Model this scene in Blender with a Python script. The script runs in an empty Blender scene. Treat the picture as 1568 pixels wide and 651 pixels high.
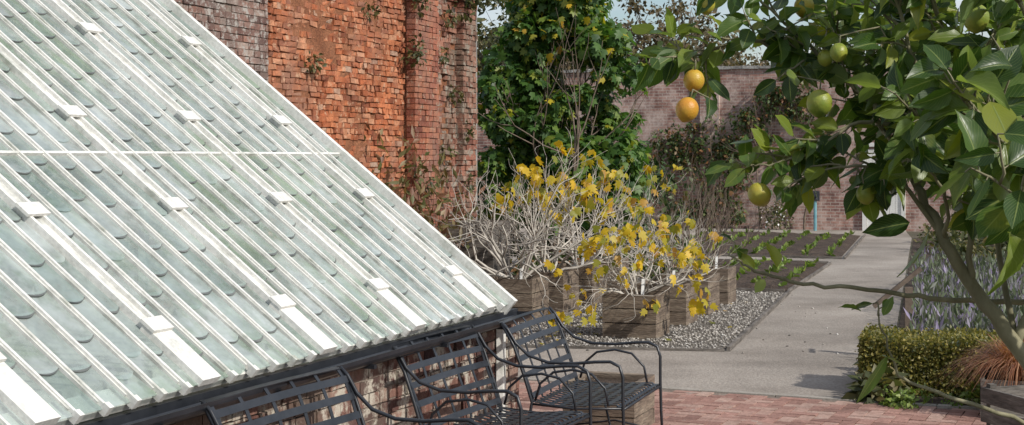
import bpy, math, random
import numpy as np
from mathutils import Vector, Matrix
random.seed(7); rng=np.random.default_rng(7)
scene=bpy.context.scene
H=1.85
u=Vector((.355,.935,0)).normalized(); perp=Vector((-u.y,u.x,0))
AX=math.atan2(u.y,u.x)

# ---------------- materials ----------------
def newmat(name):
    m=bpy.data.materials.new(name); m.use_nodes=True
    return m,m.node_tree,m.node_tree.nodes['Principled BSDF']
def ramp(nt,stops,fac=None):
    n=nt.nodes.new('ShaderNodeValToRGB'); e=n.color_ramp.elements
    while len(e)>1: e.remove(e[-1])
    e[0].position=stops[0][0]; e[0].color=(*stops[0][1],1)
    for p,c in stops[1:]:
        x=e.new(p); x.color=(*c,1)
    if fac is not None: nt.links.new(fac,n.inputs[0])
    return n.outputs[0]
def mixc(nt,f,a,b,blend='MIX'):
    n=nt.nodes.new('ShaderNodeMix'); n.data_type='RGBA'; n.blend_type=blend
    for i,v in ((0,f),(6,a),(7,b)):
        if hasattr(v,'links'): nt.links.new(v,n.inputs[i])
        elif i==0: n.inputs[0].default_value=v
        else: n.inputs[i].default_value=(*v,1)
    return n.outputs[2]
def noise(nt,scale,detail=4,stretch=None,rough=.6,coord='Object',vec=None):
    n=nt.nodes.new('ShaderNodeTexNoise'); n.inputs['Scale'].default_value=scale
    n.inputs['Detail'].default_value=detail; n.inputs['Roughness'].default_value=rough
    if vec is None:
        tc=nt.nodes.new('ShaderNodeTexCoord'); vec=tc.outputs[coord]
    if stretch:
        mp=nt.nodes.new('ShaderNodeMapping'); mp.inputs['Scale'].default_value=stretch
        nt.links.new(vec,mp.inputs[0]); vec=mp.outputs[0]
    nt.links.new(vec,n.inputs['Vector'])
    return n.outputs['Fac']
def bump(nt,b,h,strength=.5,dist=.01):
    n=nt.nodes.new('ShaderNodeBump'); n.inputs['Strength'].default_value=strength; n.inputs['Distance'].default_value=dist
    nt.links.new(h,n.inputs['Height']); nt.links.new(n.outputs[0],b.inputs['Normal'])
def nmat(name,stops,scale=3,rough=.9,bs=40,bstr=.5,bd=.01,stretch=None,fine=None,metal=0,painted_shade=None):
    m,nt,b=newmat(name)
    c=ramp(nt,stops,noise(nt,scale,6,stretch))
    if fine:
        c=mixc(nt,1.0,c,ramp(nt,[(.35,(fine,)*3),(.65,(1,1,1))],noise(nt,bs,4,stretch)),'MULTIPLY')
    if painted_shade:
        c=mixc(nt,1.0,c,ramp(nt,[(.36,(painted_shade,)*3),(.52,(1,1,1))],noise(nt,painted_shade*.6,7)),'MULTIPLY')  # noise patches that multiply shading into the base colour
    nt.links.new(c,b.inputs['Base Color']); b.inputs['Roughness'].default_value=rough; b.inputs['Metallic'].default_value=metal
    bump(nt,b,noise(nt,bs,5,stretch),bstr,bd)
    return m
def islandmat(name,stops,lichen=.0,lich=(.5,.48,.42),dark=.5,rough=.95,bs=60,lscale=6,grime=None):
    m,nt,b=newmat(name)
    g=nt.nodes.new('ShaderNodeNewGeometry')
    c=ramp(nt,stops,g.outputs['Random Per Island'])
    c=mixc(nt,1.0,c,ramp(nt,[(.3,(dark,dark,dark)),(.6,(1,1,1))],noise(nt,1.3,5)),'MULTIPLY')
    c=mixc(nt,1.0,c,ramp(nt,[(.3,(.65,.62,.6)),(.65,(1.1,1.1,1.1))],noise(nt,30,4)),'MULTIPLY')
    if grime:
        f=ramp(nt,[(.46,(0,0,0)),(.62,(.9,.9,.9))],noise(nt,1.1,9,(1,1,.6),.72))
        c=mixc(nt,f,c,grime)
    if lichen>0:
        f=ramp(nt,[(1-lichen-.05,(0,0,0)),(1-lichen+.03,(1,1,1))],noise(nt,lscale,8,rough=.75))
        c=mixc(nt,f,c,lich)
    nt.links.new(c,b.inputs['Base Color']); b.inputs['Roughness'].default_value=rough
    bump(nt,b,noise(nt,bs,5),.7,.01)
    return m
def leafmat(name,stops,trans=.35,rough=.5,tb=1.6):
    m,nt,b=newmat(name)
    g=nt.nodes.new('ShaderNodeNewGeometry')
    c=ramp(nt,stops,g.outputs['Random Per Island'])
    nt.links.new(c,b.inputs['Base Color']); b.inputs['Roughness'].default_value=rough
    t=nt.nodes.new('ShaderNodeBsdfTranslucent')
    nt.links.new(mixc(nt,1.0,c,(tb,tb*1.05,tb*.6),'MULTIPLY'),t.inputs['Color'])
    mx=nt.nodes.new('ShaderNodeMixShader'); mx.inputs[0].default_value=trans
    out=nt.nodes['Material Output']
    nt.links.new(b.outputs[0],mx.inputs[1]); nt.links.new(t.outputs[0],mx.inputs[2]); nt.links.new(mx.outputs[0],out.inputs[0])
    return m

M_white=nmat('white_paint',[(.28,(.38,.40,.34)),(.42,(.74,.735,.69)),(.7,(.84,.83,.80))],5,.6,50,.3,.003,fine=.8)
M_black=nmat('black_iron',[(.3,(.012,.014,.018)),(.7,(.03,.033,.04))],8,.35,80,.2,.002)
M_wood=nmat('weathered_wood',[(.3,(.11,.08,.06)),(.5,(.23,.175,.13)),(.7,(.35,.285,.215))],2.5,.85,14,.6,.01,stretch=(1,1,7),fine=.5)
M_wood2=nmat('grey_wood',[(.3,(.08,.07,.06)),(.5,(.17,.15,.13)),(.7,(.3,.27,.24))],2.5,.85,14,.6,.01,stretch=(1,1,7),fine=.55)
M_soil=nmat('soil',[(.3,(.05,.033,.024)),(.7,(.13,.09,.065))],3,1,30,1,.05,fine=.5)
M_ground=nmat('earth',[(.3,(.06,.06,.035)),(.7,(.16,.13,.09))],.8,1,20,.8,.03,fine=.6)
M_path=nmat('hoggin',[(.3,(.26,.225,.19)),(.5,(.38,.335,.29)),(.7,(.48,.43,.375))],.7,.95,45,.8,.015,fine=.65,painted_shade=.8)  # path shading is painted into the colour as subtle dark patches
M_gravelb=nmat('gravel_base',[(.3,(.14,.12,.10)),(.7,(.26,.235,.2))],4,1,60,1,.02,fine=.4)
M_stone=islandmat('pebbles',[(0,(.12,.11,.10)),(.3,(.31,.29,.26)),(.7,(.47,.44,.4)),(1,(.66,.64,.6))],dark=.7)
M_edge=nmat('stone_edge',[(.3,(.3,.27,.23)),(.7,(.45,.41,.36))],4,.9,50,.5,.005,fine=.7)
M_mortar=nmat('mortar',[(.3,(.2,.15,.12)),(.7,(.36,.29,.24))],2,1,40,1,.02,fine=.6)
M_omortar=nmat('orange_mortar',[(.3,(.2,.07,.03)),(.7,(.42,.18,.09))],2,1,40,1,.02,fine=.6)
M_plaster=nmat('old_plaster',[(.3,(.22,.21,.2)),(.7,(.42,.41,.38))],2,1,20,1,.02,fine=.7)
M_bOr=islandmat('orange_brick',[(0,(.25,.075,.035)),(.25,(.45,.13,.05)),(.7,(.58,.20,.085)),(.93,(.66,.32,.18)),(1,(.46,.33,.25))],dark=.45,grime=(.27,.13,.085),lichen=.40,lich=(.50,.30,.19),lscale=10)
M_bPil=islandmat('pillar_brick',[(0,(.22,.07,.045)),(.5,(.40,.13,.075)),(1,(.50,.2,.11))],dark=.6,lichen=.40,lich=(.36,.25,.18),lscale=12,grime=(.22,.12,.09))
M_bRd=islandmat('red_brick',[(0,(.12,.07,.06)),(.3,(.23,.12,.095)),(.6,(.31,.16,.12)),(.85,(.30,.2,.17)),(1,(.42,.33,.28))],lichen=.45,lich=(.37,.34,.31),dark=.5,lscale=9,grime=(.16,.12,.105))
M_bPi=islandmat('pier_brick',[(0,(.17,.065,.045)),(.4,(.34,.13,.085)),(.8,(.40,.18,.12)),(1,(.40,.28,.22))],lichen=.43,lich=(.30,.26,.21),dark=.5,lscale=7,grime=(.14,.11,.08))
M_bBase=islandmat('base_brick',[(0,(.06,.03,.03)),(.3,(.16,.07,.055)),(.7,(.26,.12,.09)),(1,(.36,.24,.19))],lichen=.45,lich=(.46,.42,.35),dark=.5,lscale=4,grime=(.12,.09,.07))
M_pave=islandmat('paving_brick',[(0,(.26,.14,.11)),(.5,(.41,.23,.185)),(1,(.48,.33,.27))],lichen=.36,lich=(.40,.33,.28),dark=.7,rough=.9,lscale=3)
M_barkg=nmat('pale_bark',[(.3,(.32,.29,.25)),(.7,(.60,.56,.5))],8,.9,60,.5,.005)
M_barkb=nmat('brown_bark',[(.3,(.09,.065,.05)),(.7,(.22,.17,.13))],8,.9,60,.5,.005)
M_barkt=nmat('twig_bark',[(.3,(.09,.07,.055)),(.7,(.21,.17,.13))],2,.9,60,.5,.005)
M_barkl=nmat('lemon_bark',[(.3,(.12,.11,.06)),(.6,(.26,.24,.15)),(.8,(.36,.33,.24))],14,.8,90,.6,.003,stretch=(1,1,.4))
M_fig=leafmat('fig_leaves',[(0,(.03,.08,.018)),(.5,(.07,.15,.028)),(.88,(.14,.22,.035)),(.96,(.28,.30,.035)),(1,(.5,.40,.03))],.36)
M_figd=leafmat('dark_leaves',[(0,(.015,.035,.012)),(.6,(.04,.075,.02)),(1,(.09,.12,.03))],.25)
M_gin=leafmat('indoor_leaves',[(0,(.05,.10,.03)),(.6,(.10,.2,.05)),(1,(.2,.3,.08))],.25)
M_yel=leafmat('yellow_leaves',[(0,(.18,.21,.03)),(.3,(.46,.37,.03)),(.8,(.64,.43,.02)),(1,(.36,.18,.05))],.4)
M_vine=leafmat('vine_leaves',[(0,(.035,.06,.02)),(.6,(.08,.13,.035)),(.88,(.18,.11,.04)),(1,(.28,.12,.06))],.3)
M_red=leafmat('dry_stems',[(0,(.1,.05,.03)),(.3,(.24,.12,.07)),(.6,(.10,.12,.04)),(.85,(.18,.16,.07)),(1,(.36,.27,.16))],.3)
M_box=leafmat('box_leaves',[(0,(.07,.085,.02)),(.5,(.165,.155,.035)),(1,(.33,.27,.07))],.3)
M_lav=leafmat('lavender',[(0,(.08,.11,.06)),(.5,(.16,.19,.12)),(.8,(.20,.18,.24)),(1,(.27,.22,.38))],.25)
M_grs=leafmat('bronze_grass',[(0,(.16,.06,.03)),(.5,(.34,.15,.08)),(1,(.5,.3,.18))],.3)
M_seed=leafmat('seedling',[(0,(.08,.12,.02)),(.6,(.15,.23,.04)),(1,(.28,.34,.08))],.3)
M_ltree=leafmat('tree_leaves',[(0,(.04,.05,.02)),(.6,(.09,.10,.035)),(1,(.19,.15,.06))],.3)
M_btree=leafmat('autumn_leaves',[(0,(.05,.045,.025)),(.5,(.11,.09,.045)),(1,(.22,.15,.08))],.3)
M_pot=nmat('terracotta',[(.3,(.32,.14,.08)),(.7,(.45,.22,.13))],4,.85,40,.4,.005)

def glassmat():
    m,nt,b=newmat('greenhouse_glass')
    out=nt.nodes['Material Output']
    g=nt.nodes.new('ShaderNodeNewGeometry')
    isl=ramp(nt,[(0,(.30,.38,.36)),(.3,(.46,.53,.52)),(.7,(.58,.64,.64)),(1,(.38,.46,.44))],g.outputs['Random Per Island'])
    c=mixc(nt,ramp(nt,[(.47,(0,0,0)),(.62,(.8,.8,.8))],noise(nt,1.4,6,rough=.7)),isl,(.23,.32,.21))
    nt.links.new(c,b.inputs['Base Color']); b.inputs['Roughness'].default_value=.07
    b.inputs['Specular IOR Level'].default_value=1.0; b.inputs['IOR'].default_value=1.6
    tr=nt.nodes.new('ShaderNodeBsdfTransparent'); tr.inputs[0].default_value=(.86,.95,.91,1)
    f=ramp(nt,[(.36,(.14,.14,.14)),(.62,(.6,.6,.6))],noise(nt,2.2,7,rough=.7))
    mx=nt.nodes.new('ShaderNodeMixShader')
    nt.links.new(f,mx.inputs[0]); nt.links.new(b.outputs[0],mx.inputs[1]); nt.links.new(tr.outputs[0],mx.inputs[2])
    nt.links.new(mx.outputs[0],out.inputs[0])
    return m
M_glass=glassmat()
M_lap=nmat('lap_dirt',[(.3,(.06,.07,.07)),(.7,(.2,.21,.2))],5,.5,40,.2,.002)
M_putty_shadow=nmat('putty_shadow_line',[(.35,(.34,.35,.32)),(.55,(.66,.66,.63))],6,.8,60,.3,.003)  # putty whose grey also paints in the shadow line beside each bar

def farbrick():
    m,nt,b=newmat('garden_wall_brick')
    tc=nt.nodes.new('ShaderNodeTexCoord'); sp=nt.nodes.new('ShaderNodeSeparateXYZ'); nt.links.new(tc.outputs['Object'],sp.inputs[0])
    ad=nt.nodes.new('ShaderNodeMath'); ad.operation='ADD'; nt.links.new(sp.outputs[0],ad.inputs[0]); nt.links.new(sp.outputs[1],ad.inputs[1])
    cb=nt.nodes.new('ShaderNodeCombineXYZ'); nt.links.new(ad.outputs[0],cb.inputs[0]); nt.links.new(sp.outputs[2],cb.inputs[1])
    bt=nt.nodes.new('ShaderNodeTexBrick'); nt.links.new(cb.outputs[0],bt.inputs['Vector'])
    for k,v in (('Scale',1),('Brick Width',.23),('Row Height',.078),('Mortar Size',.009),('Bias',-.1)): bt.inputs[k].default_value=v
    bt.inputs['Color1'].default_value=(.44,.24,.19,1); bt.inputs['Color2'].default_value=(.20,.11,.10,1); bt.inputs['Mortar'].default_value=(.5,.43,.38,1)
    c=mixc(nt,ramp(nt,[(.44,(0,0,0)),(.60,(.8,.8,.8))],noise(nt,.9,10,rough=.78)),bt.outputs['Color'],(.48,.40,.36))
    c=mixc(nt,1.0,c,ramp(nt,[(.35,(.4,.37,.37)),(.58,(1.12,1.1,1.08))],noise(nt,1.8,9,rough=.78)),'MULTIPLY')
    nt.links.new(c,b.inputs['Base Color']); b.inputs['Roughness'].default_value=.95
    inv=nt.nodes.new('ShaderNodeMath'); inv.operation='SUBTRACT'; inv.inputs[0].default_value=1; nt.links.new(bt.outputs['Fac'],inv.inputs[1])
    bump(nt,b,inv.outputs[0],.8,.01)
    return m
M_far=farbrick()

# ---------------- mesh helpers ----------------
def link(o,parent=None):
    scene.collection.objects.link(o)
    if parent: o.parent=parent
    return o
def empty(name,loc=(0,0,0),rz=0):
    o=bpy.data.objects.new(name,None); o.location=loc; o.rotation_euler=(0,0,rz); o.empty_display_size=.2
    return link(o)
class MB:
    def __init__(s): s.v=[]; s.f=[]
    def add(s,v,f):
        b=len(s.v); s.v+= [tuple(x) for x in v]; s.f+=[tuple(i+b for i in q) for q in f]
    def box(s,x0,x1,y0,y1,z0,z1,jit=0):
        v=[(x,y,z) for x in (x0,x1) for y in (y0,y1) for z in (z0,z1)]
        if jit: v=[(a+random.uniform(-jit,jit),b+random.uniform(-jit,jit),c+random.uniform(-jit,jit)) for a,b,c in v]
        s.add(v,[(0,1,3,2),(4,6,7,5),(0,4,5,1),(2,3,7,6),(0,2,6,4),(1,5,7,3)])
    def obox(s,o,a,b,c):
        o,a,b,c=map(Vector,(o,a,b,c))
        v=[o+a*i+b*j+c*k for i in (0,1) for j in (0,1) for k in (0,1)]
        s.add(v,[(0,1,3,2),(4,6,7,5),(0,4,5,1),(2,3,7,6),(0,2,6,4),(1,5,7,3)])
    def tube(s,pts,rad,n=6,cap=True):
        pts=[Vector(p) for p in pts]; b=len(s.v); m=len(pts)
        t=(pts[1]-pts[0]).normalized(); ref=Vector((0,0,1)) if abs(t.z)<.9 else Vector((1,0,0))
        x=t.cross(ref).normalized()
        for i,p in enumerate(pts):
            if i==0: t=pts[1]-pts[0]
            elif i==m-1: t=pts[-1]-pts[-2]
            else: t=pts[i+1]-pts[i-1]
            t=t.normalized(); x=(x-t*x.dot(t)); 
            if x.length<1e-5: x=t.orthogonal()
            x.normalize(); y=t.cross(x); r=rad[i] if hasattr(rad,'__len__') else rad
            for k in range(n):
                a=2*math.pi*k/n; s.v.append(tuple(p+x*(r*math.cos(a))+y*(r*math.sin(a))))
        for i in range(m-1):
            for k in range(n):
                k2=(k+1)%n; s.f.append((b+i*n+k,b+i*n+k2,b+(i+1)*n+k2,b+(i+1)*n+k))
        if cap:
            s.f.append(tuple(b+k for k in range(n))[::-1]); s.f.append(tuple(b+(m-1)*n+k for k in range(n)))
    def strap(s,pts,wd,w,th):
        pts=[Vector(p) for p in pts]; wd=Vector(wd).normalized(); b=len(s.v); m=len(pts)
        for i,p in enumerate(pts):
            t=pts[min(i+1,m-1)]-pts[max(i-1,0)]; nr=t.cross(wd).normalized()
            for q in (wd*w/2+nr*th/2,-wd*w/2+nr*th/2,-wd*w/2-nr*th/2,wd*w/2-nr*th/2): s.v.append(tuple(p+q))
        for i in range(m-1):
            for k in range(4):
                k2=(k+1)%4; s.f.append((b+4*i+k,b+4*i+k2,b+4*i+4+k2,b+4*i+4+k))
        s.f.append((b+3,b+2,b+1,b)); e=b+4*(m-1); s.f.append((e,e+1,e+2,e+3))
    def build(s,name,mat,parent=None,smooth=False,loc=None,rz=0,bevel=0):
        me=bpy.data.meshes.new(name); me.from_pydata(s.v,[],s.f); me.update()
        if smooth: me.polygons.foreach_set('use_smooth',[True]*len(me.polygons))
        me.materials.append(mat); o=bpy.data.objects.new(name,me)
        if loc is not None: o.location=loc
        o.rotation_euler=(0,0,rz)
        if bevel:
            bm=o.modifiers.new('bevel','BEVEL'); bm.width=bevel; bm.segments=2; bm.limit_method='ANGLE'
        return link(o,parent)
def npmesh(name,V,F,mat,parent=None,smooth=False,uv=None):
    me=bpy.data.meshes.new(name); F=np.asarray(F,dtype=np.int32); k=F.shape[1]
    me.vertices.add(len(V)); me.vertices.foreach_set('co',np.asarray(V,dtype=np.float32).ravel())
    me.loops.add(F.size); me.loops.foreach_set('vertex_index',F.ravel())
    me.polygons.add(len(F)); me.polygons.foreach_set('loop_start',np.arange(0,F.size,k,dtype=np.int32))
    if smooth: me.polygons.foreach_set('use_smooth',np.ones(len(F),dtype=bool))
    me.update(calc_edges=True)
    if uv is not None:
        l=me.uv_layers.new(name='UVMap'); l.data.foreach_set('uv',np.asarray(uv,dtype=np.float32).ravel())
    me.validate(); me.materials.append(mat)
    return link(bpy.data.objects.new(name,me),parent)
def nrm(a): return a/np.maximum(np.linalg.norm(a,axis=1,keepdims=True),1e-9)
def inst(name,T,F,pos,D,N,size,mat,parent=None,smooth=False,uvT=None):
    T=np.array(T,float); F=np.array(F); pos=np.array(pos,float); n=len(pos)
    D=nrm(np.array(D,float)); S=nrm(np.cross(D,np.array(N,float))); Z=np.cross(S,D)
    M=np.stack([S,D,Z],axis=2); size=np.broadcast_to(np.array(size,float).reshape(-1,1) if np.ndim(size)<2 else size,(n,3)) if np.ndim(size)>0 else np.full((n,3),size)
    V=np.einsum('nij,nkj->nki',M,T[None]*size[:,None,:])+pos[:,None,:]
    FF=(F[None]+(np.arange(n)*len(T))[:,None,None]).reshape(-1,F.shape[1])
    uv=None
    if uvT is not None: uv=np.tile(np.array(uvT)[F.ravel()],(n,1))
    return npmesh(name,V.reshape(-1,3),FF,mat,parent,smooth,uv)
LEAF_T=[(0,0,0),(.3,.45,.08),(0,1,-.05),(-.3,.45,.08)]; LEAF_F=[(0,1,2),(0,2,3)]
FIG_T=[(0,.42,.03),(0,0,0),(.28,.0,0),(.5,.3,-.05),(.28,.42,.02),(.42,.75,-.07),(.16,.68,0),(0,1,-.1),(-.16,.68,0),(-.42,.75,-.07),(-.28,.42,.02),(-.5,.3,-.05),(-.28,.0,0)]
FIG_F=[(0,i,i+1 if i<12 else 1) for i in range(1,13)]
def rv(n): return rng.normal(size=(n,3))
def cloud(name,C,R,nper,size,T,F,mat,parent=None,droop=.5,squash=(1,1,1),shell=.5):
    P=[];N=[]
    for c,r in zip(C,R):
        d=nrm(rv(nper)); rad=r*(shell+(1-shell)*rng.random((nper,1)))*np.array(squash)
        P.append(np.array(c)+d*rad); N.append(d)
    P=np.vstack(P);N=np.vstack(N); n=len(P)
    Nn=nrm(N*.8+np.array([0.1,-.1,.6])+rv(n)*.35); D=rv(n)*.6+N*.5+np.array([0,0,-droop])
    s=size*(.6+.7*rng.random((n,1)))*np.ones((1,3))
    return inst(name,T,F,P,D,Nn,s,mat,parent)
def grow(mb,p,d,L,r,lev,tips,up=.15,spread=.7,nch=3,wob=.18,sides=4,taper=.55,seg=4,last=None):
    p=Vector(p); d=Vector(d).normalized(); pts=[p.copy()]; ds=[d.copy()]
    for i in range(seg):
        d=(d+Vector((random.gauss(0,wob),random.gauss(0,wob),random.gauss(0,wob)+up*.3))).normalized()
        p=p+d*(L/seg); pts.append(p.copy()); ds.append(d.copy())
    rr=[r*(1-(1-taper)*i/seg) for i in range(seg+1)]
    mb.tube(pts,rr,sides,cap=False)
    if lev==0: tips.append((p.copy(),d.copy())); return
    for c in range(last if (last and lev==1) else nch):
        i=seg if c==0 else random.randint(seg//2,seg)
        nd=ds[i]+Vector((random.gauss(0,1),random.gauss(0,1),random.gauss(0,1)*.8+up))*spread*(.35 if c==0 else .7)
        grow(mb,pts[i],nd,L*random.uniform(.6,.9),rr[i]*.75,lev-1,tips,up,spread,nch,wob,sides,taper,seg,last)
def sheet(name,pts,z,mat,sub=False):
    mb=MB(); mb.add([(x,y,z) for x,y in pts],[tuple(range(len(pts)))]); return mb.build(name,mat)

# ---------------- ground ----------------
sheet('ground',[(-300,-200),(300,-200),(300,500),(-300,500)],0,M_ground)
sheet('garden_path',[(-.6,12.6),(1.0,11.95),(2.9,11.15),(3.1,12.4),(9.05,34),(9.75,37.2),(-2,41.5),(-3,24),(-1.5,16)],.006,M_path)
grav=[(2.02,14.28),(3.72,20.3),(1.9,21.1),(.9,25.5),(-1.3,22),(-2.6,15.5),(-.4,14.7)]
sheet('gravel',grav,.012,M_gravelb)
bed1=[(3.78,20.45),(5.40,25.7),(3.0,26.6),(1.75,21.2)]
bed2=[(5.95,27.2),(8.1,34.9),(4.6,36.3),(2.6,28.5)]
b=MB()
for bed in (bed1,bed2):
    n=24; g=[]
    for j in range(n+1):
        for i in range(n+1):
            s=i/n;t=j/n
            x=(1-t)*((1-s)*bed[3][0]+s*bed[0][0])+t*((1-s)*bed[2][0]+s*bed[1][0])
            y=(1-t)*((1-s)*bed[3][1]+s*bed[0][1])+t*((1-s)*bed[2][1]+s*bed[1][1])
            e=0 if i in(0,n) or j in (0,n) else random.uniform(.03,.07)
            g.append((x,y,.014+e))
    b.add(g,[(j*(n+1)+i,j*(n+1)+i+1,(j+1)*(n+1)+i+1,(j+1)*(n+1)+i) for j in range(n) for i in range(n)])
b.build('vegetable_bed',M_soil)
P=[]
for bed,nr,nc in ((bed1,6,22),(bed2,8,28)):
    for i in range(nr):
        for j in range(nc):
            if random.random()<.25: continue
            s=(i+.5)/nr; t=(j+.5+random.uniform(-.25,.25))/nc
            x=(1-t)*((1-s)*bed[3][0]+s*bed[0][0])+t*((1-s)*bed[2][0]+s*bed[1][0])+random.uniform(-.04,.04)
            y=(1-t)*((1-s)*bed[3][1]+s*bed[0][1])+t*((1-s)*bed[2][1]+s*bed[1][1])
            P+=[(x,y,.05)]*random.randint(3,9)
P=np.array(P); n=len(P); D=rv(n)*.6+np.array([0,0,.7]); 
inst('seedling_rows',LEAF_T,LEAF_F,P,D,rv(n)+np.array([0,0,.3]),.105*(.4+rng.random((n,1)))*np.ones((1,3)),M_seed)
def inpoly(x,y,poly):
    c=False; j=len(poly)-1
    for i in range(len(poly)):
        xi,yi=poly[i]; xj,yj=poly[j]
        if (yi>y)!=(yj>y) and x<(xj-xi)*(y-yi)/(yj-yi)+xi: c=not c
        j=i
    return c
P=[]
while len(P)<14000:
    x=random.uniform(-1.5,3.8); y=random.uniform(14,22)
    if inpoly(x,y,grav) : P.append((x,y,.016))
    elif random.random()<.01 : P.append((x,y,.01))
OT=[(1,0,0),(0,1,0),(-1,0,0),(0,-1,0),(.1,.1,.7),(0,0,-.5)]
OF=[(0,1,4),(1,2,4),(2,3,4),(3,0,4),(1,0,5),(2,1,5),(3,2,5),(0,3,5)]
n=len(P); inst('pebbles',OT,OF,P,rv(n)*np.array([1,1,.2]),np.tile([0,0,1.],(n,1))+rv(n)*.3,np.hstack([rng.uniform(.008,.024,(n,1)) for _ in range(3)]),M_stone)
e=MB()
def edge(mb,a,b_,w,h):
    a=Vector((*a,0));b_=Vector((*b_,0)); t=(b_-a).normalized(); s=Vector((-t.y,t.x,0))*w
    mb.obox(a-s*.5,b_-a,s,Vector((0,0,h)))
edge(e,(2.05,14.22),(3.75,20.3),.035,.05); edge(e,(3.75,20.36),(5.48,25.8),.03,.05); edge(e,(-.45,14.6),(2.01,14.2),.03,.03); edge(e,(1.75,21.1),(3.70,20.38),.03,.05)
edge(e,(5.98,27.0),(8.2,34.9),.03,.05); edge(e,(2.6,28.3),(5.93,27.0),.03,.05); edge(e,(3.0,26.7),(5.45,25.86),.03,.05)
e.build('path_edging',M_wood2)
P=[]
for i in range(60):
    y=random.uniform(14.4,20); x=random.uniform(-.3,1.9)+.25*(y-14); P.append((x,y,.03))
n=len(P); inst('fallen_leaves',FIG_T,FIG_F,P,rv(n)*np.array([1,1,.1]),np.tile([0,0,1.],(n,1))+rv(n)*.2,.06*(.4+rng.random((n,1)))*np.ones((1,3)),M_yel)
pav=empty('brick_paving',(1.0,11.93,0),math.atan2(-.40,.917))
mb=MB(); W=.105
for x in range(-24,44):
    for y in range(-60,0):
        r=(x-y)%4
        if r==0: mb.box(x*W+.004,(x+2)*W-.004,y*W+.004,(y+1)*W-.004,-.03,.014+random.uniform(0,.005),.0015)
        if r==3 and y<-1: mb.box(x*W+.004,(x+1)*W-.004,y*W+.004,(y+2)*W-.004,-.03,.014+random.uniform(0,.005),.0015)
mb.build('paving_bricks',M_pave,pav)
mb=MB(); mb.add([(-2.55,-6.4,.009),(4.7,-6.4,.009),(4.7,.02,.009),(-2.55,.02,.009)],[(0,1,2,3)]); mb.build('joints',M_mortar,pav)
mb=MB(); x=-2.5
while x<4.6:
    mb.box(x+.005,x+.595,.02,.1,-.05,.02+random.uniform(0,.004),.002); x+=.6
mb.build('stone_kerb',M_edge,pav)

# ---------------- real-brick walls ----------------
def bricks(mb,x0,x1,z0,z1,yf,rough=.004,jit=.003,miss=0,depth=.1,ragtop=0,wave=0,rowh=.072,LB=.222):
    k=0; z=z0
    while z<z1-.02:
        x=x0-(LB/2 if k%2 else 0)
        while x<x1:
            L=(LB if (k%4) else LB/2)*(random.uniform(.8,1.15) if wave else 1)
            a=max(x,x0); c=min(x+L,x1)
            if c-a>.03 and random.random()>=miss and not (ragtop and z>z1-ragtop and random.random()<.4):
                pr=random.gauss(0,rough)+wave*math.sin(a*2.3+1.3*math.sin(z*1.7))*math.sin(z*2.9+a)
                dz=random.uniform(-.004,.004) if wave else 0
                mb.box(a+.005,c-.005,yf-pr,yf+depth,z+.005+dz,z+rowh-.004+dz,jit)
            x+=L
        z+=rowh; k+=1
LW=empty('brick_wall',(-.62,21.0,0),AX)
mb=MB(); mb.box(-22,-5.52,.014,.5,0,5.3); mb.build('wall_core',M_mortar,LW)
mb=MB(); mb.box(-5.5,-2.1,.016,.5,0,4.25); mb.build('eroded_core',M_omortar,LW)
mb=MB(); mb.box(-2.08,-1.36,-.12,.45,0,4.15); mb.box(-1.352,-.02,-.01,.45,0,4.05); mb.build('pier_core',M_omortar,LW)
mb=MB(); bricks(mb,-12,-5.5,0,5.2,0,.006,.004); mb.build('red_brickwork',M_bRd,LW)
mb=MB(); bricks(mb,-5.5,-2.1,0,4.3,.0,.008,.009,.03,.1,0,.018,.066,.19); mb.build('eroded_brickwork',M_bOr,LW)
mb=MB(); bricks(mb,-2.1,-1.35,0,4.2,-.15,.005,.004,.0,.12,.3); mb.build('pier_brickwork',M_bPil,LW)
mb=MB(); bricks(mb,-1.35,-.5,0,4.1,-.03,.014,.008,.02,.1,.5,.012); bricks(mb,-.5,0,0,4.2,-.14,.012,.006,0,.15,.3); mb.build('pier_edge_brickwork',M_bPi,LW)
mb=MB(); mb.box(0.0,.06,-.12,.5,0,4.0,.01); mb.box(.06,.3,.25,1.2,0,3.6,.01); mb.build('plaster_return',M_plaster,LW)
mb=MB(); mb.box(.02,.3,1.2,10,0,4.0); mb.build('return_wall',M_far,LW)

fw_dir=Vector((.93,-.36,0)).normalized(); FA=math.atan2(fw_dir.y,fw_dir.x)
FWo=Vector((9.2,37.35,0))
FW=empty('brick_wall',FWo,FA)
mb=MB(); mb.box(-24,24,0,.45,0,4.1)
for x in (-9.5,-4.6,5,10,15): mb.box(x,x+.5,-.12,-.002,0,4.05)
mb.build('wall_face',M_far,FW)
mb=MB(); x=-24
while x<24:
    mb.box(x+.003,x+.45,-.06,.5,4.103,4.17+random.uniform(0,.03),.006); x+=.455
mb.build('coping',M_plaster,FW)
DR=empty('garden_door',FWo+fw_dir*(.05),FA)
mb=MB()
for i in range(6): mb.box(-.42+i*.14+.003,-.42+(i+1)*.14-.003,-.05,-.02,.03,2.03)
mb.build('door_planks',M_white,DR)
mb=MB(); mb.box(-.52,-.425,-.08,-.004,0,2.1); mb.box(.425,.52,-.08,-.004,0,2.1); mb.box(-.52,.52,-.085,-.004,2.1,2.2); mb.build('door_frame',M_white,DR)
mb=MB(); mb.tube([(.3,-.05,1.0),(.3,-.09,1.0),(.3,-.10,.9)],.015,6); mb.build('handle',M_black,DR)

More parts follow.
